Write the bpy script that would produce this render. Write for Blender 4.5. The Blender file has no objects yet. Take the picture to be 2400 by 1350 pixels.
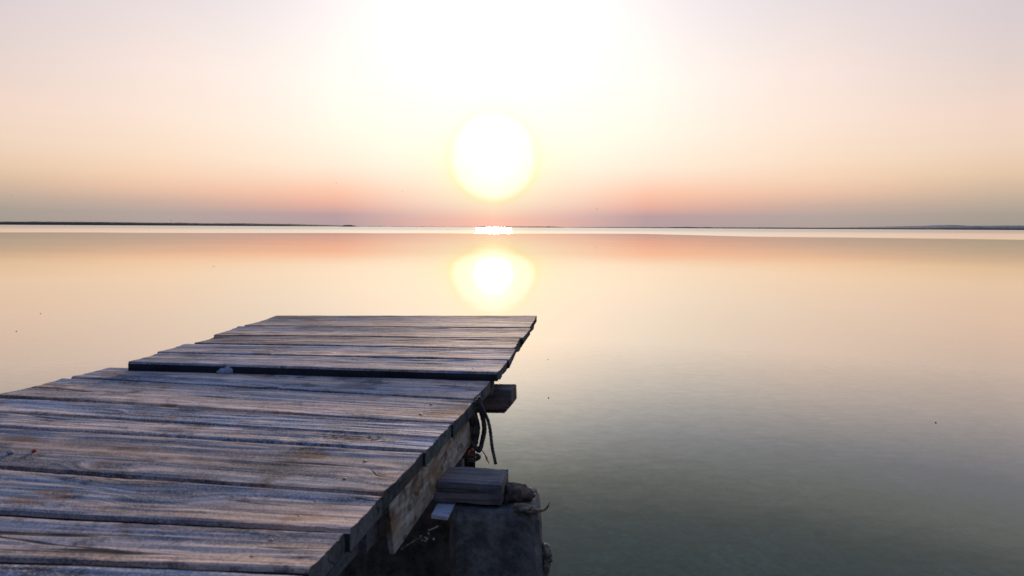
import bpy, math, random
from mathutils import Vector, Matrix, noise
R = math.radians
random.seed(7)
S = bpy.context.scene
COL = S.collection

# ------------------------------------------------------------------ camera
CZ = 0.90                     # eye height over the water
FPX = 1700.0                  # focal length in pixels of the 2400 px wide photo
PITCH = 4.80; ROLL = 0.30
cam_d = bpy.data.cameras.new("camera"); cam = bpy.data.objects.new("camera", cam_d); COL.objects.link(cam)
cam_d.sensor_width = 36.0; cam_d.lens = 36.0 * FPX / 2400.0
cam_d.clip_start = 0.02; cam_d.clip_end = 60000
cam.matrix_world = Matrix.Translation((0, 0, CZ)) @ (Matrix.Rotation(R(90 - PITCH), 4, 'X') @ Matrix.Rotation(R(ROLL), 4, 'Z'))
cam_d.dof.use_dof = True; cam_d.dof.focus_distance = 6.0; cam_d.dof.aperture_fstop = 10.0
S.camera = cam
CM = cam.matrix_world.copy()
def ray(px, py):
    d = Vector(((px - 1200) / FPX, -(py - 675) / FPX, -1)); return (CM.to_3x3() @ d)
def at_h(px, py, h):          # point seen at a pixel, h metres below the eye
    d = ray(px, py); t = -h / d.z; return Vector((0, 0, CZ)) + d * t
def at_d(px, py, y):          # point seen at a pixel, y metres ahead
    d = ray(px, py); return Vector((0, 0, CZ)) + d * (y / d.y)
def at_plane(px, py, p0, n):
    d = ray(px, py); o = Vector((0, 0, CZ)); return o + d * ((p0 - o).dot(n) / d.dot(n))

# ------------------------------------------------------------------ sky, sun, exposure
SUN_EL, SUN_AZ = 5.4, -1.5    # degrees; azimuth from +Y towards +X
S.view_settings.view_transform = 'Standard'; S.view_settings.look = 'None'
S.view_settings.exposure = 0.0; S.view_settings.gamma = 1.0
sl = bpy.data.lights.new("sun", 'SUN'); sl.energy = 4.2; sl.angle = R(3.0); sl.color = (1, .74, .54)
so = bpy.data.objects.new("sun", sl); COL.objects.link(so)
sd = Vector((math.sin(R(SUN_AZ)) * math.cos(R(SUN_EL)), math.cos(R(SUN_AZ)) * math.cos(R(SUN_EL)), math.sin(R(SUN_EL))))
so.rotation_euler = sd.to_track_quat('Z', 'Y').to_euler(); so.location = (0, 0, 20)

class NT:
    """tiny node helper"""
    def __init__(s, tree): s.t = tree; s.n = tree.nodes; s.l = tree.links; s.n.clear()
    def put(s, sock, v):
        if isinstance(v, bpy.types.NodeSocket): s.l.new(v, sock)
        elif v is not None: sock.default_value = v
    def node(s, typ, ins=None, out=0, **kw):
        n = s.n.new(typ)
        for k, v in kw.items(): setattr(n, k, v)
        for k, v in (ins or {}).items(): s.put(n.inputs[k], v)
        return n.outputs[out] if out is not None else n
    def m(s, op, a, b=None, c=None, clamp=False):
        return s.node('ShaderNodeMath', {0: a, **({1: b} if b is not None else {}), **({2: c} if c is not None else {})}, operation=op, use_clamp=clamp)
    def mapr(s, v, a, b, c=0.0, d=1.0, smooth=True):
        n = s.n.new('ShaderNodeMapRange'); n.interpolation_type = 'SMOOTHSTEP' if smooth else 'LINEAR'
        for i, x in enumerate((v, a, b, c, d)): s.put(n.inputs[i], x)
        return n.outputs[0]
    def mix(s, f, a, b, blend='MIX'):
        n = s.n.new('ShaderNodeMix'); n.data_type = 'RGBA'; n.blend_type = blend; n.clamp_factor = True
        s.put(n.inputs[0], f)
        for i, v in ((6, a), (7, b)):
            if isinstance(v, tuple) and len(v) == 3: v = (*v, 1)
            s.put(n.inputs[i], v)
        return n.outputs[2]
    def ramp(s, f, stops, interp='LINEAR'):
        n = s.n.new('ShaderNodeValToRGB'); r = n.color_ramp; r.interpolation = interp
        s.put(n.inputs[0], f)
        while len(r.elements) < len(stops): r.elements.new(.5)
        for e, (p, c) in zip(r.elements, stops): e.position = p
        for e, (p, c) in zip(r.elements, stops):
            e.position = p; e.color = (*c, 1) if isinstance(c, tuple) else (c, c, c, 1)
        return n.outputs[0]
    def noise(s, vec, scale, detail=4, rough=.55, w=None, out=0, dist=0.0):
        n = s.n.new('ShaderNodeTexNoise'); n.noise_dimensions = '4D' if w is not None else '3D'
        s.put(n.inputs['Vector'], vec); n.inputs['Scale'].default_value = scale
        n.inputs['Detail'].default_value = detail; n.inputs['Roughness'].default_value = rough
        n.inputs['Distortion'].default_value = dist
        if w is not None: s.put(n.inputs['W'], w)
        return n.outputs[out]
    def scale(s, vec, xyz): return s.node('ShaderNodeVectorMath', {0: vec, 1: xyz}, operation='MULTIPLY')

def lin(c): return tuple((v / 255 / 12.92 if v / 255 <= .04045 else ((v / 255 + .055) / 1.055) ** 2.4) for v in c)

w = bpy.data.worlds.new("World"); S.world = w; w.use_nodes = True
W = NT(w.node_tree)
gen = W.node('ShaderNodeTexCoord', out=0)
nrm = W.node('ShaderNodeVectorMath', {0: gen}, operation='NORMALIZE')
sx = W.node('ShaderNodeSeparateXYZ', {0: nrm}, out=None)
X, Y, Z = sx.outputs
el = W.m('DEGREES', W.m('ARCSINE', Z))
az = W.m('ABSOLUTE', W.m('SUBTRACT', W.m('DEGREES', W.m('ARCTAN2', X, Y)), SUN_AZ))
dot = W.node('ShaderNodeVectorMath', {0: nrm, 1: tuple(sd)}, out=1, operation='DOT_PRODUCT')
dist = W.m('DEGREES', W.m('ARCCOSINE', W.m('MINIMUM', dot, 1.0)))
# elevation parameter: 0..60 deg -> 0..1, square-root spaced so that the low bands keep their detail
ep = W.m('SQRT', W.m('DIVIDE', W.m('MAXIMUM', el, 0.0), 60.0, clamp=True))
def col(stops): return W.ramp(ep, [((e / 60.0) ** .5, lin(c)) for e, c in stops], 'LINEAR')
HIGH = [(20, (226, 217, 208)), (27, (184, 188, 190)), (40, (140, 158, 196)), (60, (112, 140, 200))]
c0 = col([(0, (255, 190, 176)), (.6, (255, 199, 184)), (1.2, (255, 218, 202)), (2.0, (254, 238, 222)), (3.2, (255, 249, 233)), (9, (255, 252, 241)), (13, (254, 252, 247)), (17, (249, 247, 250))] + HIGH)
c1 = col([(0, (178, 158, 164)), (.9, (190, 160, 165)), (1.7, (236, 180, 165)), (2.6, (253, 200, 176)), (3.4, (253, 217, 197)), (4.6, (254, 235, 219)), (7, (255, 244, 231)), (11, (255, 249, 243)), (17, (244, 238, 243))] + HIGH)
c2 = col([(0, (172, 158, 157)), (.9, (182, 165, 162)), (1.7, (206, 176, 165)), (2.7, (238, 197, 174)), (3.6, (247, 211, 187)), (5, (251, 223, 202)), (7.6, (252, 230, 216)), (11, (250, 230, 223)), (14, (239, 225, 224)), (17, (228, 218, 224))] + HIGH)
c3 = col([(0, (158, 150, 145)), (1, (170, 158, 150)), (1.8, (190, 171, 157)), (2.8, (213, 186, 165)), (3.8, (230, 201, 176)), (5.5, (239, 212, 194)), (7.6, (241, 214, 201)), (11, (226, 210, 207)), (14, (218, 206, 211)), (17, (213, 205, 214))] + HIGH)
c4 = col([(0, (44, 48, 58)), (3, (46, 50, 62)), (8, (50, 56, 72)), (17, (60, 68, 92)), (30, (76, 90, 128)), (45, (92, 112, 164)), (60, (108, 134, 194))])
sky = W.mix(W.mapr(az, 0, 12, smooth=False), c0, c1)
sky = W.mix(W.mapr(az, 12, 24, smooth=False), sky, c2)
sky = W.mix(W.mapr(az, 24, 35, smooth=False), sky, c3)
sky = W.mix(W.mapr(az, 38, 100), sky, c4)
# broad glow round the sun (over-exposed in the photograph)
g = W.m('POWER', 2.718, W.m('MULTIPLY', W.m('POWER', W.m('DIVIDE', dist, 12.5), 2.0), -1.0))
g = W.m('MULTIPLY', g, W.mapr(el, 1.5, 8))
gm = W.node('ShaderNodeVectorMath', {0: W.node('ShaderNodeVectorMath', {0: (.36, .17, .12), 'Scale': g}, operation='SCALE'), 1: (1, 1, 1)}, operation='ADD')
sky = W.node('ShaderNodeVectorMath', {0: sky, 1: gm}, operation='MULTIPLY')
# taller plume of bright haze above the sun
pl = W.m('ADD', W.m('POWER', W.m('DIVIDE', az, 8.0), 2.0), W.m('POWER', W.m('DIVIDE', W.m('SUBTRACT', el, 15.5), 5.0), 2.0))
pl = W.m('MULTIPLY', W.m('POWER', 2.718, W.m('MULTIPLY', pl, -1.0)), .42)
sky = W.node('ShaderNodeVectorMath', {0: sky, 1: W.node('ShaderNodeVectorMath', {0: (1.0, .80, .58), 'Scale': pl}, operation='SCALE')}, operation='ADD')
# pale yellow rim, then the blown-out disc
rim = W.ramp(W.m('DIVIDE', dist, 8.0), [(0, (1, 1, .88)), (.35, (1, 1, .84)), (.43, (1, 1, .70)), (.50, (1, 1, .84)), (.64, (1, .99, .90)), (1, (1, 1, .95))], 'EASE')
sky = W.mix(W.mapr(el, 9, 3, .45, 1.0), sky, rim, 'MULTIPLY')
core = W.m('MULTIPLY', W.ramp(W.m('DIVIDE', dist, 4.0), [(0, .30), (.20, .10), (.37, .030), (.70, .018), (.80, .012), (.88, 0.0)], 'LINEAR'), 10.0)
cc = W.node('ShaderNodeVectorMath', {0: (1.0, .97, .92), 'Scale': core}, operation='SCALE')
sky = W.node('ShaderNodeVectorMath', {0: sky, 1: cc}, operation='ADD')
bg1 = W.node('ShaderNodeBackground', {0: sky, 1: 1.0})
# physical sky adds its share high overhead
nst = W.node('ShaderNodeTexSky', out=None, sky_type='NISHITA'); nst.sun_disc = False
nst.sun_elevation = R(SUN_EL); nst.sun_rotation = R(SUN_AZ); nst.altitude = 0; nst.dust_density = 1.5
hi = W.m('MULTIPLY', W.mapr(el, 22, 45), 0.06)
bg2 = W.node('ShaderNodeBackground', {0: nst.outputs[0], 1: hi})
add = W.node('ShaderNodeAddShader', {0: bg1, 1: bg2})
W.node('ShaderNodeOutputWorld', {0: add}, out=None)

S.render.engine = 'CYCLES'

# ------------------------------------------------------------------ helpers
def tag(o, label=None, cat=None, group=None, kind=None):
    for k, v in (('label', label), ('category', cat), ('group', group), ('kind', kind)):
        if v: o[k] = v
    return o
def mesh(name, vs, fs, mat, parent=None, smooth=False, loc=None, mtx=None):
    me = bpy.data.meshes.new(name); me.from_pydata([tuple(v) for v in vs], [], fs); me.update()
    o = bpy.data.objects.new(name, me); COL.objects.link(o)
    me.materials.append(mat)
    if smooth:
        for p in me.polygons: p.use_smooth = True
    if mtx is not None: o.matrix_world = mtx
    if loc is not None: o.location = loc
    if parent:
        o.parent = parent; o.matrix_parent_inverse = parent.matrix_world.inverted()
    return o
def empty(name, loc):
    o = bpy.data.objects.new(name, None); COL.objects.link(o); o.location = loc
    o.matrix_world = Matrix.Translation(loc); return o
def nz(x, y, z=0.0): return noise.noise(Vector((x, y, z)))

# ------------------------------------------------------------------ materials
def principled(N, base, rough, normal=None, spec=.5, metal=0):
    p = N.node('ShaderNodeBsdfPrincipled', out=None)
    N.put(p.inputs['Base Color'], (*base, 1) if isinstance(base, tuple) else base)
    N.put(p.inputs['Roughness'], rough); N.put(p.inputs['Metallic'], metal)
    N.put(p.inputs['Specular IOR Level'], spec)
    if normal is not None: N.put(p.inputs['Normal'], normal)
    N.node('ShaderNodeOutputMaterial', {0: p.outputs[0]}, out=None)
    return p
def newmat(name):
    m = bpy.data.materials.new(name); m.use_nodes = True; return m, NT(m.node_tree)

def wood(name, warm=(.53, .385, .30), cool=(.19, .25, .33), dark=(.028, .028, .036), stain=.5, rough=.72, bright=1.0, crack=.9, gritty=.55):
    m, N = newmat(name)
    P = N.node('ShaderNodeTexCoord', out=3)
    rnd = N.node('ShaderNodeObjectInfo', out=None).outputs['Random']
    wv = N.m('MULTIPLY', rnd, 57.0)
    # gentle wander of the grain
    wob = N.noise(N.scale(P, (1.6, 5, 5)), 1.0, 2, .5, w=wv, out=1)
    wob = N.node('ShaderNodeVectorMath', {0: wob, 1: (.5, .5, .5)}, operation='SUBTRACT')
    # knots: few distorted cells push the grain round them
    kn = N.node('ShaderNodeTexVoronoi', out=None, voronoi_dimensions='4D')
    N.put(kn.inputs['Vector'], N.node('ShaderNodeVectorMath', {0: N.scale(P, (3.4, 6.0, 3)), 1: N.scale(wob, (.5, .8, 0))}, operation='ADD')); N.put(kn.inputs['W'], wv); kn.inputs['Scale'].default_value = 1.0
    kd = kn.outputs['Distance']
    kf = N.mapr(kd, .42, .0)
    Pw = N.node('ShaderNodeVectorMath', {0: P, 1: N.scale(wob, (.0, .030, .02))}, operation='ADD')
    cmb = N.node('ShaderNodeCombineXYZ', {0: 0.0, 1: N.m('MULTIPLY', kf, .075), 2: 0.0})
    Pw = N.node('ShaderNodeVectorMath', {0: Pw, 1: cmb}, operation='ADD')
    fine = N.noise(N.scale(Pw, (3.0, 190, 190)), 1.0, 3, .6, w=wv)
    mid = N.noise(N.scale(Pw, (1.6, 52, 52)), 1.0, 4, .6, w=wv)
    broad = N.noise(N.scale(Pw, (1.2, 12, 12)), 1.0, 3, .55, w=wv)
    fig = N.noise(N.scale(Pw, (1.1, 7.5, 7.5)), 1.0, 1.5, .45, w=N.m('ADD', wv, 3.0))
    ring = N.m('ADD', .5, N.m('MULTIPLY', N.m('SINE', N.m('MULTIPLY', fig, 90.0)), .5))     # growth-ring figure: arches and eyes
    eye = N.m('MULTIPLY', N.m('ADD', .5, N.m('MULTIPLY', N.m('SINE', N.m('MULTIPLY', kd, 95.0)), .5)), N.mapr(kd, .34, .12))
    ck = N.noise(N.scale(Pw, (.9, 17, 17)), 1.0, 2, .5, w=N.m('ADD', wv, 17.0))
    crk = N.m('MULTIPLY', N.mapr(N.m('ABSOLUTE', N.m('SUBTRACT', ck, .5)), .013, .003), N.mapr(N.noise(N.scale(P, (2.2, 14, 14)), 1.0, 2, .5, w=wv), .50, .60))
    blot = N.noise(N.scale(P, (8, 11, 11)), 1.0, 6, .70, w=N.m('ADD', wv, 9.0))
    speck = N.noise(N.scale(P, (110, 170, 170)), 1.0, 3, .7, w=wv)
    base = N.mix(N.mapr(broad, .42, .60), cool, warm)
    base = N.mix(N.m('MULTIPLY', N.mapr(mid, .50, .66), .60), base, tuple(min(1, v * 1.55) for v in warm))
    base = N.mix(N.m('MULTIPLY', N.mapr(mid, .47, .32), .60), base, dark)
    base = N.mix(N.m('MULTIPLY', N.mapr(ring, .6, .0), .34), base, dark)
    base = N.mix(N.m('MULTIPLY', N.mapr(fine, .48, .32), .45), base, dark)
    base = N.mix(N.m('MULTIPLY', N.mapr(fine, .55, .70), .45), base, (warm[0] * 1.4, warm[1] * 1.75, warm[2] * 1.95))
    bl2 = N.noise(N.scale(P, (3.2, 4.5, 4)), 1.0, 6, .66, w=N.m('ADD', wv, 23.0))
    base = N.mix(N.m('MULTIPLY', N.mapr(bl2, .50, .60), .62), base, tuple(v * .36 for v in cool))
    base = N.mix(N.m('MULTIPLY', N.mapr(bl2, .46, .36), .50), base, tuple(v * 1.45 for v in warm))
    base = N.mix(N.m('MULTIPLY', N.mapr(blot, .535, .64), .80), base, (.035, .042, .055))
    base = N.mix(N.m('MULTIPLY', N.mapr(blot, .44, .34), .35), base, tuple(v * 1.5 for v in warm))
    base = N.mix(N.m('MULTIPLY', eye, .85), base, dark)
    grit = N.noise(N.scale(P, (320, 420, 420)), 1.0, 2, .6, w=wv)
    base = N.mix(N.m('MULTIPLY', N.mapr(grit, .52, .66), gritty), base, tuple(v * 1.5 for v in warm))
    base = N.mix(N.m('MULTIPLY', N.mapr(grit, .46, .34), gritty), base, (.03, .03, .04))
    st = N.noise(N.scale(P, (7, 11, 11)), 1.0, 4, .6, w=N.m('ADD', wv, 31.0))
    base = N.mix(N.m('MULTIPLY', N.mapr(st, .57, .66), stain), base, (.25, .10, .03))
    base = N.mix(N.m('MULTIPLY', N.mapr(kd, .12, .05), .92), base, (.05, .028, .018))
    base = N.mix(N.m('MULTIPLY', N.mapr(speck, .60, .72), .5), base, (.03, .03, .035))
    base = N.mix(N.m('MULTIPLY', N.mapr(speck, .38, .28), .35), base, tuple(v * 1.5 for v in warm))
    base = N.mix(N.m('MULTIPLY', crk, crack), base, (.012, .012, .014))
    # the individual boards differ
    tone = N.m('MULTIPLY', N.m('ADD', .90, N.m('MULTIPLY', rnd, .50)), bright)
    base = N.node('ShaderNodeVectorMath', {0: base, 'Scale': tone}, operation='SCALE')
    hgt = N.m('SUBTRACT', N.m('ADD', N.m('MULTIPLY', ring, .22), N.m('ADD', N.m('MULTIPLY', fine, .45), N.m('ADD', N.m('MULTIPLY', mid, .8), N.m('MULTIPLY', speck, .22)))), N.m('MULTIPLY', crk, crack))
    b = N.node('ShaderNodeBump', {'Strength': .8, 'Distance': .0024, 'Height': hgt}, out=0)
    principled(N, base, N.mapr(mid, .3, .7, rough + .14, rough + .04), b, .07)
    return m

M_deck = wood('weathered_wood')
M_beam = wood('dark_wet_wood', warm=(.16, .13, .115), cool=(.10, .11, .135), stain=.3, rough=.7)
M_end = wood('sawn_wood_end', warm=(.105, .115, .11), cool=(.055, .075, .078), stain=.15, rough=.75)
M_edge = wood('shaded_board_edge', warm=(.036, .033, .032), cool=(.026, .030, .038), stain=.2, rough=.8)  # shade on the long board sides, put into a darker wood colour
M_block = wood('grey_block_wood', warm=(.17, .148, .135), cool=(.10, .11, .135), stain=.4, rough=.7, crack=.5, gritty=.2)

def stained():
    m, N = newmat('rust_stained_board')
    P = N.node('ShaderNodeTexCoord', out=3)
    gr = N.noise(N.scale(P, (5, 60, 60)), 1, 4, .6); br = N.noise(N.scale(P, (11, 15, 15)), 1, 5, .6, dist=.9); b2 = N.noise(N.scale(P, (19, 26, 26)), 1, 4, .6, dist=1.2)
    c = N.mix(N.mapr(gr, .35, .65), (.24, .245, .21), (.48, .48, .43))
    c = N.mix(N.m('MULTIPLY', N.mapr(br, .44, .66), .9), c, (.22, .13, .055))
    c = N.mix(N.m('MULTIPLY', N.mapr(b2, .54, .64), .88), c, (.085, .03, .018))
    c = N.mix(N.m('MULTIPLY', N.mapr(N.noise(P, 24, 4), .54, .66), .7), c, (.075, .09, .06))
    b = N.node('ShaderNodeBump', {'Strength': .7, 'Distance': .004, 'Height': N.m('ADD', gr, b2)})
    principled(N, c, .7, b, .4); return m
M_stain = stained()

def rocky(name, a, b_, scale=20, rough=.85, bump=.01):
    m, N = newmat(name)
    P = N.node('ShaderNodeTexCoord', out=3)
    n1 = N.noise(P, scale, 6, .65); n2 = N.noise(P, scale * 5, 4, .6); n3 = N.noise(N.scale(P, (1, 1, .22)), scale * .8, 4, .6)
    c = N.mix(N.mapr(n1, .36, .64), a, b_); c = N.mix(N.m('MULTIPLY', N.mapr(n2, .56, .72), .5), c, tuple(v * .35 for v in a))
    c = N.mix(N.m('MULTIPLY', N.mapr(n3, .5, .65), .45), c, tuple(v * 1.4 for v in b_))
    bb = N.node('ShaderNodeBump', {'Strength': .8, 'Distance': bump, 'Height': N.m('ADD', n1, N.m('MULTIPLY', n2, .4))})
    principled(N, c, rough, bb, .3); return m
M_pale = wood('pale_bare_wood', warm=(.70, .68, .74), cool=(.60, .62, .70), dark=(.30, .30, .34), stain=0, rough=.6, bright=1.0, crack=.5, gritty=.15)
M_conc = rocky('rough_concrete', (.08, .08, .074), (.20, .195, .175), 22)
M_stone = rocky('grey_stone', (.25, .27, .33), (.40, .41, .46), 60, .7, .003)
M_shell = rocky('crusted_shell', (.10, .09, .07), (.30, .25, .18), 90, .6, .004)
M_crust = rocky('dark_crusted_stone', (.05, .04, .032), (.14, .10, .07), 70, .75, .004)
M_weed = rocky('dry_weed', (.10, .08, .05), (.22, .16, .10), 60, .8, .003)
def rope_mat(name, a, b_, s=260):
    m, N = newmat(name)
    P = N.node('ShaderNodeTexCoord', out=3)
    wv = N.node('ShaderNodeTexWave', {'Vector': P, 'Scale': s / 6, 'Distortion': 1.5}, out=1, bands_direction='DIAGONAL')
    c = N.mix(wv, a, b_); bb = N.node('ShaderNodeBump', {'Strength': .8, 'Distance': .002, 'Height': wv})
    principled(N, c, .85, bb, .3); return m
M_rope = rope_mat('dark_rope', (.05, .048, .048), (.11, .105, .10), 120)
M_orange = rope_mat('orange_twine', (.50, .09, .03), (.70, .18, .06))
M_red = rope_mat('red_scrap', (.60, .05, .04), (.70, .10, .07))
M_white = rocky('pale_glint', (.60, .50, .38), (.75, .68, .55), 120, .5, .001)  # pale colour standing in for sun glints under the deck
M_rust = rocky('rusty_iron', (.12, .04, .02), (.25, .10, .05), 200, .6, .001)
M_land = rocky('dark_shore_scrub', (.012, .016, .014), (.025, .03, .024), .05, .95, .5)
M_hill = rocky('hazed_hill_scrub', (.16, .20, .22), (.22, .26, .28), .004, .95, 2)  # the pale blue of distance haze is put into this colour
M_bird = rocky('dark_feathers', (.05, .05, .05), (.10, .09, .09), 10, .8, .001)
M_steel = rocky('grey_mast_steel', (.12, .11, .11), (.18, .17, .17), 1, .6, .01)

# ------------------------------------------------------------------ water
def water_mat():
    m, N = newmat('calm_sea_water')
    geo = N.node('ShaderNodeNewGeometry', out=0)
    s = N.node('ShaderNodeSeparateXYZ', {0: geo}, out=None); x, y, z = s.outputs
    # soft ripples given as surface slopes (crests run roughly along X)
    r1 = N.noise(N.scale(geo, (.35, 1.3, 1)), 1.0, 3, .6, out=1)
    r2 = N.noise(N.scale(geo, (13, 28, 1)), 1.0, 3, .6, out=1)
    r3 = N.noise(N.scale(geo, (.05, .22, 1)), 1.0, 3, .6, out=1)
    def cen(v, amp): return N.node('ShaderNodeVectorMath', {0: N.node('ShaderNodeVectorMath', {0: v, 1: (.5, .5, .5)}, operation='SUBTRACT'), 'Scale': amp}, operation='SCALE')
    # wind-ruffled water far out, beyond an uneven line
    edge = N.m('MULTIPLY', N.ramp(N.mapr(x, -60, 50, smooth=False), [(0, .80), (.25, .90), (.42, .98), (.72, 1.09), (.78, .80), (1, .64)]), 100.0)
    edge = N.m('ADD', edge, N.m('MULTIPLY', N.m('SUBTRACT', N.noise(N.scale(geo, (.10, .02, 1)), 1.0, 3), .5), 16.0))
    rough_zone = N.mapr(N.m('SUBTRACT', y, edge), -4, 12)
    patch = N.noise(N.scale(geo, (.004, .03, 1)), 1.0, 4, .65)
    amp = N.m('ADD', .0065, N.m('MULTIPLY', rough_zone, .07))
    sl = N.node('ShaderNodeVectorMath', {0: cen(r1, 1.0), 1: cen(r3, .7)}, operation='ADD')
    sl = N.node('ShaderNodeVectorMath', {0: sl, 'Scale': amp}, operation='SCALE')
    sl = N.node('ShaderNodeVectorMath', {0: sl, 1: cen(r2, N.mapr(y, 3, 12, .026, .004))}, operation='ADD')
    ss = N.node('ShaderNodeSeparateXYZ', {0: sl}, out=None)
    near_lean = N.m('MULTIPLY', N.mapr(y, 10, 26, .0185, .0045), N.mapr(y, 2, 9, .3, 1.0))
    lean = N.m('ADD', near_lean, N.m('MULTIPLY', rough_zone, N.m('ADD', .045, N.m('MULTIPLY', patch, .04))))
    ny = N.m('SUBTRACT', ss.outputs[1], lean)
    nv = N.node('ShaderNodeCombineXYZ', {0: N.m('MULTIPLY', ss.outputs[0], .5), 1: ny, 2: 1.0})
    nv = N.node('ShaderNodeVectorMath', {0: nv}, operation='NORMALIZE')
    fr = N.node('ShaderNodeFresnel', {0: 1.333, 1: nv})
    R_ = N.ramp(fr, [(0, .02), (.11, .105), (.185, .27), (.27, .53), (.36, .74), (.62, .92), (.86, .97), (1, .99)])
    gc = N.mix(N.mapr(fr, .08, .36), (.86, .98, 1), (1, .93, .82))
    gc = N.mix(rough_zone, gc, N.mix(N.mapr(N.m('ADD', y, N.m('MULTIPLY', N.m('SUBTRACT', patch, .5), 200.0)), 80, 260), (.95, .89, .82), (.66, .68, .70)))
    gl = N.node('ShaderNodeBsdfGlossy', {0: gc, 'Roughness': .012, 'Normal': nv})
    tr = N.node('ShaderNodeBsdfTransparent', {0: (.50, .66, .61, 1)})
    mx = N.node('ShaderNodeMixShader', {0: R_, 1: tr, 2: gl})
    N.node('ShaderNodeOutputMaterial', {0: mx}, out=None)
    return m
def sheet(name, z, ext, mat):
    # one sheet, denser near the jetty
    xs = [-ext, -2000, -200, -40, -10, 0, 10, 40, 200, 2000, ext]
    ys = [-300, -40, -10, 0, 10, 40, 200, 2000, ext]
    vs = [(a, b, z) for b in ys for a in xs]; n = len(xs)
    fs = [(j * n + i, j * n + i + 1, (j + 1) * n + i + 1, (j + 1) * n + i) for j in range(len(ys) - 1) for i in range(n - 1)]
    return mesh(name, vs, fs, mat)
tag(sheet('water', 0.0, 30000, water_mat()), kind='structure')
def bed_mat():
    m, N = newmat('pebbly_seabed')
    P = N.node('ShaderNodeNewGeometry', out=0)
    v = N.node('ShaderNodeTexVoronoi', {'Vector': P, 'Scale': 36.0}, out=None)
    n1 = N.noise(P, 11, 5, .65); n2 = N.noise(P, 1.3, 4, .6)
    c = N.mix(v.outputs['Color'], (.03, .04, .035), (.30, .32, .28))
    c = N.mix(N.m('MULTIPLY', N.mapr(n1, .42, .60), .5), c, (.035, .055, .045))
    c = N.mix(N.m('MULTIPLY', N.mapr(n2, .40, .62), .5), c, (.05, .075, .06))
    principled(N, c, .9, None, .2); return m
tag(sheet('seabed', -0.42, 29000, bed_mat()), kind='structure')

# ------------------------------------------------------------------ planks
def plank(name, FL, FR, NL, NR, thick, mat, parent, ragged=.003, seed=0, zj=.0015, crack=None, ns=110):
    """a board between four top corners (far/near, left/right); local X runs along it"""
    mid0 = (FL + NL) / 2; mid1 = (FR + NR) / 2
    ax = (mid1 - mid0).normalized(); az_ = Vector((0, 0, 1)); ay = az_.cross(ax).normalized(); az_ = ax.cross(ay)
    o = mid0.copy(); Mx = Matrix((ax, ay, az_)).transposed().to_4x4(); Mx.translation = o
    inv = Mx.inverted()
    fl, fr, nl, nr = (inv @ p for p in (FL, FR, NL, NR))
    # cross-section, far side -> near side: (fraction, inset, dz)
    nt = 15
    prof = [(0, .0, -thick), (0, .0, -.012), (0, .001, -.006), (0, .004, -.0015)]
    prof += [(k / nt, 0, 0) for k in range(1, nt)]
    prof += [(1, .003, -.0012), (1, .0010, -.004), (1, .0, -.012), (1, .0, -thick)]
    vs = []; L = (mid1 - mid0).length; n = len(prof); cup = (fl - nl).length * (.016 + .010 * nz(seed * 2.3, 1.1))
    for i in range(ns + 1):
        u = i / ns
        a = fl.lerp(fr, u); b = nl.lerp(nr, u); xx = u * L
        e0 = .0035 * nz(xx * 9, seed * 3.1, .3) + .0018 * nz(xx * 60, seed, 1.7)
        e1 = .0035 * nz(xx * 9, seed * 5.7, 2.3) + .0018 * nz(xx * 60, seed, 4.7)
        bow = zj * 1.6 * nz(xx * 1.7, seed * 7.7)
        for (f, ins, dz) in prof:
            p = a.lerp(b, f)
            wd = (b - a).normalized()
            if f == 0: p = p + wd * (ins + max(0, e0))
            elif f == 1: p = p - wd * (ins + max(0, e1))
            z = dz + bow
            if dz > -.003:
                z += .0010 * nz(xx * 5, f * 16, seed * 2.2) + .0007 * nz(xx * 14, f * 44, seed) + cup * (2 * f - 1) ** 2
            if dz <= -thick + 1e-6: z += .0035 * nz(xx * 12, f * 4, seed)
            endj = 0
            if i == ns: endj = ragged * nz(f * 9, seed * 1.3, 5) + .0012 * nz(f * 60, seed, z * 90)
            if i == 0: endj = -ragged * nz(f * 9, seed * 1.9, 8)
            vs.append(Vector((p.x + endj, p.y, p.z + z)))
    fs = [(i * n + k, i * n + (k + 1) % n, (i + 1) * n + (k + 1) % n, (i + 1) * n + k) for i in range(ns) for k in range(n)]
    fs.append(tuple(range(n - 1, -1, -1))); fs.append(tuple(ns * n + k for k in range(n)))
    fs = [tuple(reversed(f)) for f in fs]
    ob = mesh(name, vs, fs, mat, parent, mtx=Mx)
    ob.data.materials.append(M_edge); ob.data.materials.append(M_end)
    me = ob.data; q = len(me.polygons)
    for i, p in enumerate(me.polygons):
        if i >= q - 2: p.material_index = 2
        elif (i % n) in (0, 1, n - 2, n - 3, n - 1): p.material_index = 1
    return ob
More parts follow.
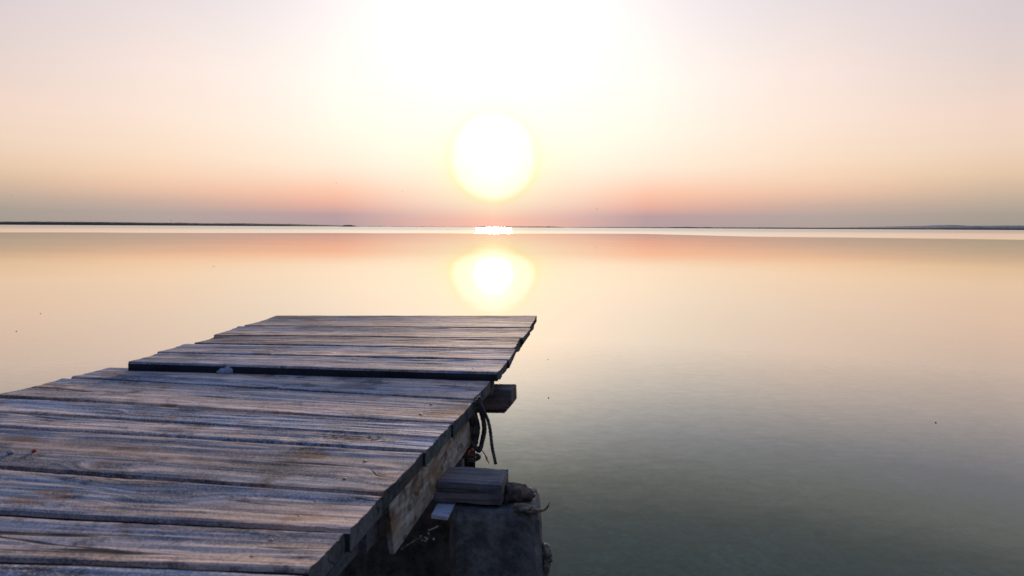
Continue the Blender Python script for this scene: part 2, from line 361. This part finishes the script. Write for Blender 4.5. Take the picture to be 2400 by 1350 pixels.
def box(name, o, ax, ay, az_, lx, ly, lz, mat, parent=None, seg=(12, 4, 4), rough=.002, bev=.004, seed=0):
    """rough-sawn beam: o = corner, axes and lengths; worn, slightly uneven faces. Local X is the long axis."""
    ax, ay, az_ = ax.normalized(), ay.normalized(), az_.normalized()
    Mx = Matrix((ax, ay, az_)).transposed().to_4x4(); Mx.translation = o
    idx = {}; vs = []; fs = []
    nx, ny, nz_ = seg
    def V(i, j, k):
        key = (i, j, k)
        if key not in idx:
            p = Vector((lx * i / nx, ly * j / ny, lz * k / nz_))
            ed = (i in (0, nx)) + (j in (0, ny)) + (k in (0, nz_))
            if ed >= 2:   # worn edges
                c = Vector((lx / 2, ly / 2, lz / 2)); q = Vector((0, 0, 0))
                if i in (0, nx): q.x = -bev if i else bev
                if j in (0, ny): q.y = -bev if j else bev
                if k in (0, nz_): q.z = -bev if k else bev
                p += q * (.35 + .5 * abs(nz(p.x * 20, p.y * 20 + seed, p.z * 20)))
            p += Vector((nz(p.y * 30, p.z * 30, seed), nz(p.x * 18, p.z * 30, seed + 4), nz(p.x * 18, p.y * 30, seed + 8))) * rough
            idx[key] = len(vs); vs.append(p)
        return idx[key]
    for i in range(nx):
        for j in range(ny):
            for k in (0, nz_):
                f = (V(i, j, k), V(i + 1, j, k), V(i + 1, j + 1, k), V(i, j + 1, k)); fs.append(f if k else f[::-1])
    for i in range(nx):
        for k in range(nz_):
            for j in (0, ny):
                f = (V(i, j, k), V(i, j, k + 1), V(i + 1, j, k + 1), V(i + 1, j, k)); fs.append(f if j else f[::-1])
    for j in range(ny):
        for k in range(nz_):
            for i in (0, nx):
                f = (V(i, j, k), V(i, j + 1, k), V(i, j + 1, k + 1), V(i, j, k + 1)); fs.append(f if i else f[::-1])
    return mesh(name, vs, fs, mat, parent, mtx=Mx)

H1, H2 = 0.400, 0.376           # deck heights below the eye
# ---- near section
jet = empty('jetty', at_h(885, 1160, CZ))
tag(jet, 'weathered wooden jetty in the foreground with gapped grey planks', 'jetty')
def r_edge(y): return (1155 - (y - 893) * .964, y)            # right edge of the near deck
GL = [((265, 860), (1155, 893)), ((152, 885), (1119, 938)), ((0, 930), (1062, 993)), ((0, 966), (1026, 1028)), ((0, 1001), (993, 1060)), ((0, 1098), (895, 1161)), ((0, 1204), (809, 1248)), ((0, 1313), (716, 1343))]
P0 = at_h(1155, 893, H1); P1 = at_h(719, 1345, H1)
EDG = (P1 - P0).normalized()                                   # towards the camera
Q0 = at_h(265, 860, H1); Q1 = at_h(152, 885, H1); LED = (at_h(0, 925, H1) - Q0).normalized()
def isect(a, b, p, d):                                         # line a-b with line p + t d, on the deck plane
    u = b - a; den = u.x * d.y - u.y * d.x
    t = ((p.x - a.x) * d.y - (p.y - a.y) * d.x) / den
    return a + u * t
lines = []
for (l, r) in GL:
    a, b = at_h(*l, H1), at_h(*r, H1)
    lines.append((isect(a, b, Q0, LED), isect(a, b, P0, EDG)))
# continue under and behind the camera
stepL = (lines[-1][0] - lines[-2][0]); stepR = (lines[-1][1] - lines[-2][1])
for k in range(7):
    lines.append((lines[-1][0] + stepL.normalized() * .19, lines[-1][1] + stepR.normalized() * .18))
GAP = .0072
for k in range(len(lines) - 1):
    (fl, fr), (nl, nr) = lines[k], lines[k + 1]
    g1, g2 = GAP, GAP
    gl1 = gl2 = None
    dirL = (nl - fl).normalized(); dirR = (nr - fr).normalized()
    gf = .0005 if k == 3 else g1; gn = .0005 if k == 2 else g2   # the narrow slit closes towards the left
    jit = [-.004, .002, .001, .002, -.001, .0015, -.001, .001][k % 8]
    out = (fr - fl).normalized() * jit
    th = .028
    plank('plank', fl + dirL * gf, fr + dirR * g1 * .55 + out, nl - dirL * gn, nr - dirR * g2 * .55 + out, th, M_deck, jet, seed=k + 1.37, ragged=.003)
UP = Vector((0, 0, 1))
CROSS = Vector((-EDG.y, EDG.x, 0)).normalized()
if CROSS.x < 0: CROSS = -CROSS                                 # points outward (right)
AW = -EDG                                                      # away from the camera
# stained side board, hung under the plank ends
pp = P0 - CROSS * .006
pts = [at_plane(x, y, pp, CROSS) for x, y in ((910, 1172), (960, 1122), (1010, 1074), (1060, 1024), (1100, 986), (1104, 1040), (1090, 1062), (1072, 1086), (1030, 1146), (985, 1212), (925, 1300))]
def slab(name, pts, n, th, mat, parent):
    c = pts[0]; ax = (pts[4 % len(pts)] - pts[0]).normalized() if len(pts) > 4 else (pts[1] - pts[0]).normalized(); ay = n.cross(ax).normalized(); ax = ay.cross(n).normalized()
    Mx = Matrix((ax, ay, n)).transposed().to_4x4(); Mx.translation = c; inv = Mx.inverted()
    f = [inv @ p for p in pts]; m = len(f)
    vs = f + [p - Vector((0, 0, th)) for p in f]
    fs = [tuple(range(m)), tuple(range(2 * m - 1, m - 1, -1))] + [(i, m + i, m + (i + 1) % m, (i + 1) % m) for i in range(m)]
    ob = mesh(name, vs, fs, mat, parent, mtx=Mx)
    b = ob.modifiers.new('bevel', 'BEVEL'); b.width = .0015; b.segments = 2; b.limit_method = 'ANGLE'
    return ob
slab('side_board', pts, CROSS, .010, M_stain, jet)['label'] = 'rust stained side board'
# grey rail under the nearest plank ends
e1 = isect(P0, P0 + EDG, at_d(841, 1200, 1.0), Vector((0, 1, 0)))
q = at_plane(841, 1290, P0 - CROSS * .004, CROSS); q.z = CZ - H1 - .0285 - .024
box('edge_rail', q + EDG * 1.5 - CROSS * .03, AW, -CROSS.cross(UP).cross(UP) * 1.0 if False else CROSS, UP, 1.5, .03, .0235, M_end, jet, seg=(60, 2, 2), rough=.002, bev=.002)
# cross beams below the deck
def cross_beam(pix, out, depth=.06, hgt=.072, length=1.25):
    b = at_plane(*pix, P0, CROSS); b.z = CZ - H1 - .030 - hgt
    return box('cross_beam', b + CROSS * out, -CROSS, AW, UP, length, depth, hgt, M_beam, jet, seg=(30, 4, 4), rough=.0025, bev=.005, seed=random.random() * 9)
cross_beam((905, 1200), -.030)
cross_beam((700, 1345), -.030)
# stringers running under the planks
for off in (-.10, -.85):
    s0 = P0 + CROSS * off + EDG * .08; s0.z = CZ - H1 - .030 - .060
    box('stringer', s0, EDG, -CROSS, UP, 2.6, .05, .060, M_beam, jet, seg=(40, 3, 3), rough=.002)

# beam end standing proud below the joint of the two sections
bo = at_h(1134, 914, .4335); hb = .064
fr_l = at_h(1134, 914, .4335); fr_r = at_d(1186, 914, fr_l.y); bd = Vector((1, -.03, 0)).normalized()
def endbeam():
    n = Vector((-bd.y, bd.x, 0)); L = 1.25; cr = fr_r - bd * L
    sec = []   # profile in (along, height) with the worn, chamfered lower corner
    prof = [(0, 0), (L + .014, 0), (L + .016, -.040), (L - .004, -.064), (0, -.066)]
    m = len(prof); d = .075
    vs = [Vector((a, 0, z)) for a, z in prof] + [Vector((a + (.012 if i in (1, 2, 3) else 0), d, z)) for i, (a, z) in enumerate(prof)]
    fs = [tuple(range(m - 1, -1, -1)), tuple(range(m, 2 * m))] + [(i, (i + 1) % m, m + (i + 1) % m, m + i) for i in range(m)]
    fs = [tuple(reversed(f)) for f in fs]
    Mx = Matrix((bd, n, UP)).transposed().to_4x4(); Mx.translation = cr
    o = mesh('cross_beam', vs, fs, M_beam, jet, mtx=Mx)
    b = o.modifiers.new('bevel', 'BEVEL'); b.width = .003; b.segments = 2
    return o
endbeam()
for k, (x, y) in enumerate(((-.75, 2.02), (-.95, 1.3), (-.22, 2.06))):
    box('post', Vector((x, y, -.42)), UP, Vector((1, 0, 0)), Vector((0, 1, 0)), .42 + CZ - H1 - .10, .08, .08, M_beam, jet, seg=(16, 4, 4), rough=.004, bev=.008, seed=k)

# ---- far section
plat = empty('jetty_platform', at_h(800, 860, CZ))
tag(plat, 'raised wooden platform at the far end of the jetty with dark front edge', 'platform')
FLN = [((650, 741), (1258, 741)), ((571, 765), (1240, 770)), ((507, 787), (1221, 793.5)), ((448, 805.5), (1204, 819)), ((375, 826.5), (1187, 845)), ((297, 849), (1163, 874))]
fl_lines = [(at_h(*a, H2), at_h(*b, H2)) for a, b in FLN]
for k in range(len(fl_lines) - 1):
    (fl, fr), (nl, nr) = fl_lines[k], fl_lines[k + 1]
    dL = (nl - fl).normalized(); dR = (nr - fr).normalized()
    gp = (.0, .004, .003, .0045, .004, 0)
    jit = (fr - fl).normalized() * (.0, .006, -.002, .005, .003)[k]
    jl = (fr - fl).normalized() * (.0, -.012, .010, -.010, .004)[k]
    g1 = .004 if k else .0; g2 = .004 if k < 4 else .0
    plank('plank', fl + dL * g1 + jl, fr + dR * g1 + jit, nl - dL * g2 + jl, nr - dR * g2 + jit, .022, M_deck, plat, seed=20 + k * 1.7, ragged=.006, zj=.001)
FE = (fl_lines[-1][1] - fl_lines[0][1]).normalized(); FEL = (fl_lines[-1][0] - fl_lines[0][0]).normalized()
zb = CZ - H2 - .0235
a0 = fl_lines[0][1].copy(); a0.z = zb - .022
LEN = (fl_lines[-1][1] - fl_lines[0][1]).length
inn = Vector((-FE.y, FE.x, 0)); inn = inn if inn.x < 0 else -inn
# rough battens along the right side, broken by notches
t = .03
for k, ln in enumerate((.16, .22, .20, .17, .19)):
    box('batten', a0 + FE * t + inn * (.004 + .004 * (k % 2)), FE, inn, UP, ln, .04, .0215 - .004 * (k % 3 == 1), M_beam, plat, seg=(8, 3, 3), rough=.006, bev=.008, seed=40 + k)
    t += ln + .030
b0 = fl_lines[0][0].copy(); b0.z = zb - .022
box('batten', b0 + FEL * .05 - inn * -.0 + Vector((.06, 0, 0)), FEL, Vector((1, 0, 0)), UP, LEN * .80, .04, .0215, M_beam, plat, seg=(20, 3, 3), rough=.003, seed=51)
for k, (x, y) in enumerate(((-.22, 2.90), (-.62, 2.90))):
    box('post', Vector((x, y, -.42)), UP, Vector((1, 0, 0)), Vector((0, 1, 0)), .42 + zb - .024, .07, .07, M_beam, plat, seg=(16, 4, 4), rough=.004, bev=.008, seed=60 + k)

fb0 = fl_lines[-1][0].lerp(fl_lines[-1][1], .05); fb1 = fl_lines[-1][0].lerp(fl_lines[-1][1], .985)
fd_ = (fb1 - fb0).normalized(); fn = Vector((-fd_.y, fd_.x, 0)); fb0 = fb0 + fn * .030; fb0.z = zb - .045
box('gap_blocker', fb0, fd_, fn, UP, (fb1 - fb0).length, .035, .0445, M_beam, plat, seg=(30, 3, 3), rough=.002, bev=.003, seed=71)  # added to close the bright gap below the platform front
under_blk = box('underdeck_blocker', Vector((-1.25, 1.52, -.42)), Vector((1, 0, 0)), Vector((0, 1, 0)), UP, 1.19, .08, .42 + CZ - .57, M_conc, None, seg=(30, 8, 14), rough=.012, bev=.015, seed=80)  # mass added so that the space under the deck stays dark
tag(under_blk, 'long dark concrete footing added to darken the space under the jetty planks', 'blocker')
# ---- nail heads
def nail(p, parent):
    vs = [Vector((0, 0, .0012))]; n = 8
    for k in range(n): a = k * 2 * math.pi / n; vs.append(Vector((.0035 * math.cos(a), .0035 * math.sin(a), .0006)))
    for k in range(n): a = k * 2 * math.pi / n; vs.append(Vector((.0038 * math.cos(a), .0038 * math.sin(a), -.004)))
    fs = [(0, 1 + k, 1 + (k + 1) % n) for k in range(n)] + [(1 + k, 1 + n + k, 1 + n + (k + 1) % n, 1 + (k + 1) % n) for k in range(n)]
    return mesh('nail_head', vs, fs, M_rust, parent, loc=None, mtx=Matrix.Translation(p))
for k in range(7):
    (fl, fr), (nl, nr) = lines[k], lines[k + 1]
    for f in (.3, .72):
        p = fr.lerp(nr, f) + (fl - fr).normalized() * (.085 + .012 * nz(k, f * 7)); nail(p, jet)
for k in range(5):
    (fl, fr), (nl, nr) = fl_lines[k], fl_lines[k + 1]
    for f in (.3, .7):
        nail(fr.lerp(nr, f) + (fl - fr).normalized() * (.07 + .01 * nz(k, f * 7)), plat)

# ------------------------------------------------------------------ wood block and concrete pillar
hB = .490
bl_b = at_h(1206, 1093, hB); bl_f = at_h(1178, 1130, hB)
dx = Vector((1, -.045, 0)).normalized(); dyb = (bl_b - bl_f); dyb.z = 0; wB = dyb.length
blk = box('timber_block', bl_f - dx * .150 - UP * .043, dx, dyb, UP, .150, wB, .043, M_block, None, seg=(16, 8, 5), rough=.0015, bev=.004, seed=3)
tag(blk, 'short grey timber block lying on the concrete pillar under the jetty edge', 'timber block')
hP = .5375
pl0 = at_h(1052, 1196, hP); pr0 = at_h(1262, 1200, hP)
def pillar():
    Wd = (pr0 - pl0).length; Dp = .15
    n = 14; m = 12; hgt = CZ - hP + .42; nzv = 40
    ax = (pr0 - pl0).normalized(); ay = Vector((-ax.y, ax.x, 0))
    vs = []; fs = []
    def corner_loop(zf):
        L = []
        for i in range(n): L.append((i / n, 0))
        for i in range(m): L.append((1, i / m))
        for i in range(n): L.append((1 - i / n, 1))
        for i in range(m): L.append((0, 1 - i / m))
        return L
    for k in range(nzv + 1):
        zf = k / nzv; z = -hgt * zf
        grow = .022 * min(1, -z / .25)
        for (u, v) in corner_loop(zf):
            p = Vector((u * Wd + (grow if u > .5 else 0) * abs(u - .0), v * Dp, z))
            if k == 0: p.x += (.5 - u) * .012; p.y += (.5 - v) * .012; p.z += .004 * nz(u * 6, v * 6, 3) - .003
            if (u in (0, 1)) and (v in (0, 1)): p.x += (.5 - u) * .012; p.y += (.5 - v) * .012
            p += Vector((nz(z * 14, v * 3, u + 2), nz(u * 4, z * 14, 7), 0)) * .006 + Vector((nz(z * 60, v * 9, u * 3), nz(u * 18, z * 60, 1), 0)) * .0025
            vs.append(p)
    q = 2 * n + 2 * m
    for k in range(nzv):
        for i in range(q): fs.append((k * q + i, (k + 1) * q + i, (k + 1) * q + (i + 1) % q, k * q + (i + 1) % q))
    c = len(vs); vs.append(Vector((Wd / 2, Dp / 2, .002)))
    for i in range(q): fs.append((c, i, (i + 1) % q))
    Mx = Matrix((ax, ay, UP)).transposed().to_4x4(); Mx.translation = pl0
    return mesh('concrete_pillar', vs, fs, M_conc, None, mtx=Mx)
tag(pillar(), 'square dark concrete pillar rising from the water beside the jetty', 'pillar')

# pale offcut wedged left of the pillar
fa = at_h(1010, 1207, .535); fb = at_h(1049, 1211, .535); fc = at_h(1068, 1176, .535); fd = at_h(1030, 1170, .535)
def offcut():
    ax = (fd - fa); ax.z = 0; ln = ax.length; ax.normalize(); ay = Vector((ax.y, -ax.x, 0)); wdt = (fb - fa).length * .93
    o = box('board_offcut', fa - UP * .022, ax, -ay, UP, ln, -wdt, .022, M_pale, None, seg=(10, 8, 3), rough=.001, bev=.002, seed=5) if False else None
    vs = []; pts = [fa, fb, fc, fd]; c = fa
    for dz in (0, -.007):
        for p in pts: vs.append(p - c + Vector((0, 0, dz)))
    fs = [(0, 1, 2, 3), (7, 6, 5, 4), (0, 4, 5, 1), (1, 5, 6, 2), (2, 6, 7, 3), (3, 7, 4, 0)]
    ob = mesh('board_offcut', vs, fs, M_pale, None, mtx=Matrix.Translation(c))
    b = ob.modifiers.new('bevel', 'BEVEL'); b.width = .001; b.segments = 2
    return ob
tag(offcut(), 'small pale board offcut wedged between the stained side board and the pillar', 'board offcut')

# ------------------------------------------------------------------ tubes and lumps
def catmull(pts, k=8):
    out = []; P = [pts[0] * 2 - pts[1]] + pts + [pts[-1] * 2 - pts[-2]]
    for i in range(1, len(P) - 2):
        for j in range(k):
            t = j / k; a, b, c, d = P[i - 1], P[i], P[i + 1], P[i + 2]
            out.append(.5 * ((2 * b) + (c - a) * t + (2 * a - 5 * b + 4 * c - d) * t * t + (3 * b - a - 3 * c + d) * t ** 3))
    out.append(pts[-1]); return out
def tube(name, pts, r, mat, parent=None, sides=8, taper=None, k=8, lay=True):
    P = catmull(pts, k); vs = []; fs = []; o = P[0].copy(); n = len(P); ref = Vector((.3, .2, 1))
    for i, p in enumerate(P):
        tg = (P[min(i + 1, n - 1)] - P[max(i - 1, 0)]).normalized()
        a = tg.cross(ref).normalized(); b = tg.cross(a).normalized()
        rr = r * (taper(i / (n - 1)) if taper else 1)
        for s in range(sides):
            th = 2 * math.pi * s / sides + i * .5
            wob = 1 + (.16 * math.cos(3 * (2 * math.pi * s / sides + i * .9)) if lay else 0)
            vs.append(p - o + (a * math.cos(th - i * .5) + b * math.sin(th - i * .5)) * rr * wob)
    for i in range(n - 1):
        for s in range(sides): fs.append((i * sides + s, i * sides + (s + 1) % sides, (i + 1) * sides + (s + 1) % sides, (i + 1) * sides + s))
    fs.append(tuple(range(sides - 1, -1, -1))); fs.append(tuple((n - 1) * sides + s for s in range(sides)))
    return mesh(name, vs, fs, mat, parent, smooth=True, mtx=Matrix.Translation(o))
def lump(name, parts, mat, parent=None, seed=0, rough=.25, loc=None):
    """irregular stone/crust: union of noisy ellipsoids ((centre, radii), ...) in one mesh"""
    vs = []; fs = []; o = Vector(loc) if loc is not None else parts[0][0].copy()
    for q, (c, rad) in enumerate(parts):
        nu, nv = 18, 11; b = len(vs)
        for j in range(nv + 1):
            ph = math.pi * j / nv
            for i in range(nu):
                th = 2 * math.pi * i / nu
                d = Vector((math.sin(ph) * math.cos(th), math.sin(ph) * math.sin(th), math.cos(ph)))
                s = 1 + rough * noise.noise(d * 1.7 + Vector((seed, q * 3, 0))) + rough * .5 * noise.noise(d * 5 + Vector((seed, q, 2)))
                vs.append(c - o + Vector((d.x * rad[0], d.y * rad[1], d.z * rad[2])) * s)
        for j in range(nv):
            for i in range(nu): fs.append((b + j * nu + i, b + (j + 1) * nu + i, b + (j + 1) * nu + (i + 1) % nu, b + j * nu + (i + 1) % nu))
    return mesh(name, vs, fs, mat, parent, smooth=True, mtx=Matrix.Translation(o))

# rope hanging from the deck edge by the beam end
D = 1.64
def rp(x, y, d=0.0): return at_d(x, y, D + d)
rope = empty('mooring_rope', rp(1125, 940))
tag(rope, 'dark coiled rope hanging off the jetty edge below the projecting beam', 'rope')
r = .0036
for k, (xr, xl, yb, dd) in enumerate(((1137, 1104, 1058, 0), (1133, 1108, 1052, .012), (1122, 1106, 1040, .02), (1117, 1099, 1052, .012))):
    tube('coil', [rp(1118 + k, 936, dd), rp(xr - 8, 962, dd), rp(xr, 1000, dd), rp(xr - 4, 1030, dd), rp((xr + xl) / 2 + 2, yb, dd), rp(xl, 1030, dd + .01), rp(xl + 2, 990, dd + .012), rp(1113 + k, 950, dd + .01)], r, M_rope, rope)
tube('loose_end', [rp(1122, 930, -.01), rp(1132, 958, -.012), rp(1143, 984, -.01), rp(1149, 1010, -.01), rp(1153, 1045, -.012), rp(1158, 1070, -.014), rp(1162, 1088, -.016)], r * 1.05, M_rope, rope)
tube('knot', [rp(1086, 1072, -.01), rp(1100, 1066, -.02), rp(1114, 1066, -.02), rp(1123, 1071, -.012), rp(1112, 1078, -.012), rp(1094, 1079, -.012)], r * 1.25, M_rope, rope)
tw = tube('twine', [rp(1122, 1045), rp(1130, 1056), rp(1138, 1068), rp(1146, 1086)], .0011, M_rope, None, sides=6, lay=False)
tag(tw, 'thin dark string hanging from the rope coil to the timber block', 'string')
tag(tube('twine', [rp(1137, 1066, -.01), rp(1140, 1073, -.01), rp(1143, 1081, -.01)], .0024, M_orange, None, sides=6, taper=lambda t: .5 + 2 * t * (1 - t), lay=False), 'frayed orange twist of twine on the thin string above the timber block', 'twine')
tag(tube('twine', [rp(1097, 1066, -.03), rp(1099, 1058, -.03), rp(1104, 1056, -.03), rp(1109, 1052, -.03)], .0032, M_orange, None, sides=6, taper=lambda t: .6 + t * .6, lay=False), 'orange tuft of twine beside the end of the stained side board', 'twine')

# debris on top of the pillar, at its right shoulder
def hp(x, y, h=hP): return at_h(x, y, h)
c = hp(1205, 1186); 
tag(lump('crusted_stone', [(c + Vector((0, .035, .012)), (.026, .03, .020)), (c + Vector((.022, .04, .008)), (.018, .02, .014)), (c + Vector((-.018, .03, .006)), (.02, .02, .012))], M_crust, seed=2, rough=.4), 'brown crusted stone resting on top of the pillar beside the timber block', 'stone')
tw0 = hp(1212, 1194)
tag(tube('driftwood_twig', [hp(1205, 1190) + UP * .004, hp(1228, 1192) + UP * .006, hp(1246, 1196) + UP * .004, at_d(1262, 1197, tw0.y), at_d(1276, 1195, tw0.y), at_d(1284, 1187, tw0.y), at_d(1288, 1178, tw0.y)], .0042, M_weed, None, sides=7, taper=lambda t: 1.25 - t, lay=False), 'curved brown twig jutting off the top of the concrete pillar', 'twig')
tag(lump('dry_weed_clump', [(hp(1232, 1196) + Vector((0, .0, .004)), (.020, .014, .006)), (hp(1250, 1199) + Vector((0, .0, .002)), (.012, .012, .005))], M_weed, seed=9, rough=.7), 'flat clump of dry weed on the right shoulder of the pillar top', 'dry weed')
yy = pr0.y + .03
tag(lump('barnacle_cluster', [(at_d(1279, 1290, yy), (.010, .014, .012)), (at_d(1284, 1304, yy), (.009, .012, .014)), (at_d(1280, 1322, yy), (.009, .012, .014)), (at_d(1276, 1340, yy), (.009, .012, .016))], M_shell, seed=5, rough=.6), 'pale brown barnacle crust on the right side of the concrete pillar', 'barnacles')
tag(lump('pebble', [(at_h(523, 876, H1) + UP * .005, (.016, .010, .010)), (at_h(537, 876, H1) + UP * .007, (.014, .011, .015))], M_stone, seed=4, rough=.3), 'small two lobed grey stone against the front edge of the raised platform', 'stone')
tag(lump('scrap', [(at_h(79, 1060, H1) + UP * .002, (.0042, .003, .0022)), (at_h(81, 1058, H1) + UP * .002, (.003, .003, .002))], M_red, seed=4, rough=.5), 'tiny bright red scrap lying on the left of the jetty deck', 'scrap')
tag(lump('pebble', [(at_h(24, 1064, H1) + UP * .003, (.006, .004, .0035))], M_stone, seed=8, rough=.4), 'tiny pale pebble on the deck just left of the red scrap', 'pebble')
# rusty wire, and pale pieces standing in for sun glints below the side board
wy = 1.30
tag(tube('rusty_wire', [at_d(1014, 1200, wy + .06), at_d(1008, 1215, wy + .05), at_d(1010, 1228, wy + .05), at_d(1003, 1240, wy + .04)], .0012, M_rust, None, sides=6, lay=False), 'thin rusty wire hanging from the pale board offcut', 'wire')
tag(tube('glint_streak', [at_d(1004, 1243, wy + .03), at_d(1012, 1240, wy + .03), at_d(1027, 1233, wy + .03)], .0016, M_white, None, sides=6, lay=False), 'short pale streak imitating a sun glint below the rusty wire', 'glint_streak')
SH = [((986, 1256), 3), ((1000, 1262), 4), ((996, 1259), 2.5), ((1016, 1263), 4), ((1004, 1250), 3), ((990, 1266), 3), ((997, 1267), 3.5), ((1037, 1230), 2.5), ((922, 1346), 3)]
for k, ((x, y), s) in enumerate(SH[:7]):
    pos = ['leftmost', 'middle', 'inner', 'rightmost', 'topmost', 'lower left', 'lowest'][k]
    tag(lump('glint_bead', [(at_d(x, y, wy + .03), (.0007 * s, .0006 * s, .0005 * s))], M_white, seed=k, rough=.4), '%s of the tiny pale beads imitating sun glints below the pale streak' % pos, 'glint_bead', 'imitated sun glints in the dark under the jetty')
net = []
tag(tube('weed_strand', [at_d(935, 1290, 1.16), at_d(960, 1275, 1.25), at_d(985, 1262, wy), at_d(1003, 1266, wy + .04), at_d(1022, 1262, wy + .04), at_d(1047, 1268, wy + .06)], .0012, M_rope, None, lay=False), 'dark weed strand strung below the side board holding the glint beads', 'weed')

# ------------------------------------------------------------------ far shore
def strip(name, pts, dist, depth, mat, label=None, cat=None, kind='structure', seed=0, jag=.25, step=None):
    """low land: pts = (pixel x, height in pixels above its water line), built at its true distance with a rounded back"""
    vs = []; fs = []
    x0, x1 = pts[0][0], pts[-1][0]; n = max(24, int((x1 - x0) / (step or 3)))
    def hh(x):
        for (a, ha), (b, hb_) in zip(pts, pts[1:]):
            if a <= x <= b: return ha + (hb_ - ha) * (x - a) / max(1e-6, b - a)
        return 0
    rows = 6
    for i in range(n + 1):
        x = x0 + (x1 - x0) * i / n
        wx = (x - 1200) / FPX * dist
        h = 1.3 * hh(x) / FPX * dist
        h *= 1 + jag * nz(x * .05, seed) + jag * .8 * nz(x * .21, seed + 3) + jag * .4 * nz(x * .7, seed + 5)
        h = max(h, .03)
        for j in range(rows):
            f = j / (rows - 1); pr = (0, .75, 1, .95, .6, 0)[j]
            vs.append(Vector((wx, dist + depth * f * (1 + .2 * nz(x * .1, j)), -.3 if j in (0, rows - 1) else h * pr)))
    for i in range(n):
        for j in range(rows - 1): fs.append((i * rows + j, (i + 1) * rows + j, (i + 1) * rows + j + 1, i * rows + j + 1))
    ob = mesh(name, vs, fs, mat, None)
    return tag(ob, label, cat, kind=kind)
strip('shore', [(-900, 4), (-300, 5.2), (0, 6.0), (120, 6.2), (330, 5.4), (420, 4.8), (520, 5.0), (580, 4.6), (640, 4.4), (700, 3.4), (760, 2.6), (775, .6)], 1900, 300, M_land, seed=1, jag=.16)
strip('islet', [(792, .3), (800, 2.2), (812, 3.0), (824, 2.4), (834, .3)], 1600, 60, M_land, seed=2, step=1)
strip('shore', [(776, .5), (870, .6), (1000, .5), (1118, .5)], 2600, 60, M_land, seed=3, jag=.5)
strip('shore', [(1105, .3), (1130, 1.6), (1200, 1.8), (1290, 2.2), (1330, 1.0), (1420, 1.6), (1560, 1.9), (1615, 2.6), (1700, 2.0), (1850, 2.4), (2000, 2.2), (2200, 2.4), (2300, 3.0), (2450, 3.0), (3200, 3)], 2300, 200, M_land, seed=4, jag=.22)
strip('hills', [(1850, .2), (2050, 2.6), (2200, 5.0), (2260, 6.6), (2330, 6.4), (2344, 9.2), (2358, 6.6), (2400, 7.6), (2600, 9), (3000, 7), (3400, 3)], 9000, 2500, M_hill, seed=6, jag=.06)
# slender mast on the left shore
md = 1950; mb = at_d(401, 524, md); mb.z = 0
mh = 12.5 / FPX * md
mast = empty('radio_mast', mb); tag(mast, 'thin radio mast standing on the dark left shore', 'mast')
vs = []; fs = []
for k in range(13):
    z = mh * k / 12; rr = .55 - .35 * k / 12
    for a in (0, 1, 2, 3): vs.append(Vector((rr * math.cos(a * math.pi / 2 + .6), rr * math.sin(a * math.pi / 2 + .6), z)))
for k in range(12):
    for a in range(4): fs.append((4 * k + a, 4 * k + (a + 1) % 4, 4 * k + 4 + (a + 1) % 4, 4 * k + 4 + a))
mesh('tower', vs, fs, M_steel, mast, mtx=Matrix.Translation(mb))
mesh('antenna', [Vector((-.4, -.4, mh)), Vector((.4, -.4, mh)), Vector((0, .4, mh)), Vector((0, 0, mh + 3))], [(0, 1, 3), (1, 2, 3), (2, 0, 3), (0, 2, 1)], M_steel, mast, mtx=Matrix.Translation(mb))

# ------------------------------------------------------------------ birds
def bird(px, py, dist, span, label, flap=.3, turn=0):
    c = at_d(px, py, dist); s = span / 2
    vs = []; fs = []
    prof = [(-.22, .012), (-.14, .05), (0, .075), (.12, .06), (.19, .035), (.25, .03), (.30, .004)]
    n = 8
    for (y, rr) in prof:
        for k in range(n): a = 2 * math.pi * k / n; vs.append(Vector((rr * math.cos(a), y, rr * .9 * math.sin(a))))
    for i in range(len(prof) - 1):
        for k in range(n): fs.append((i * n + k, i * n + (k + 1) % n, (i + 1) * n + (k + 1) % n, (i + 1) * n + k))
    fs += [tuple(range(n - 1, -1, -1)), tuple((len(prof) - 1) * n + k for k in range(n))]
    M = Matrix.Translation(c) @ Matrix.Rotation(turn, 4, 'Z') @ Matrix.Scale(span, 4)
    b = mesh('bird', vs, fs, M_bird, None, smooth=True, mtx=M)
    for sg in (-1, 1):
        w_ = []
        for dz in (.006, -.006):
            for (x, y, z) in ((.04, .09, .03), (.25, .12, .03 + flap * .5), (.5, .0, .02 + flap * .35), (.25, -.01, .02 + flap * .45), (.04, -.08, .02)): w_.append(Vector((sg * x, y, z + dz)))
        f = [(0, 1, 2, 3, 4), (9, 8, 7, 6, 5)] + [(i, 5 + i, 5 + (i + 1) % 5, (i + 1) % 5) for i in range(5)]
        mesh('wing', w_, f, M_bird, b, mtx=M)
    return tag(b, label, 'bird', 'birds far out over the water')
bird(943, 448, 160, .55, 'tiny dark bird in the sky left of the low sun', .4, .4)
bird(1399, 490, 170, .75, 'tiny dark bird low over the horizon right of the sun', .1, 1.2)
bird(788, 430, 200, .5, 'smallest faint bird, high left of the sun', .3, 2)
bird(27, 458, 180, .6, 'tiny bird in the sky at the far left', .2, .9)
# bits of flotsam
for k, (x, y, s, lb) in enumerate(((1286, 932, .004, 'dark floating speck on the calm water right of the projecting beam'), (1284, 842, .0035, 'faint floating speck on the water right of the raised platform'), (95, 735, .006, 'upper floating speck on the water at the far left'), (38, 776, .006, 'lower floating speck on the water at the far left'), (2193, 990, .004, 'dark floating speck alone on the right side of the water'), (501, 625, .011, 'small floating speck on the water left of the sun reflection'))):
    tag(lump('flotsam', [(at_h(x, y, CZ - .002), (s, s * .8, s * .4))], M_bird, seed=k, rough=.5), lb, 'flotsam', 'specks floating on the water')
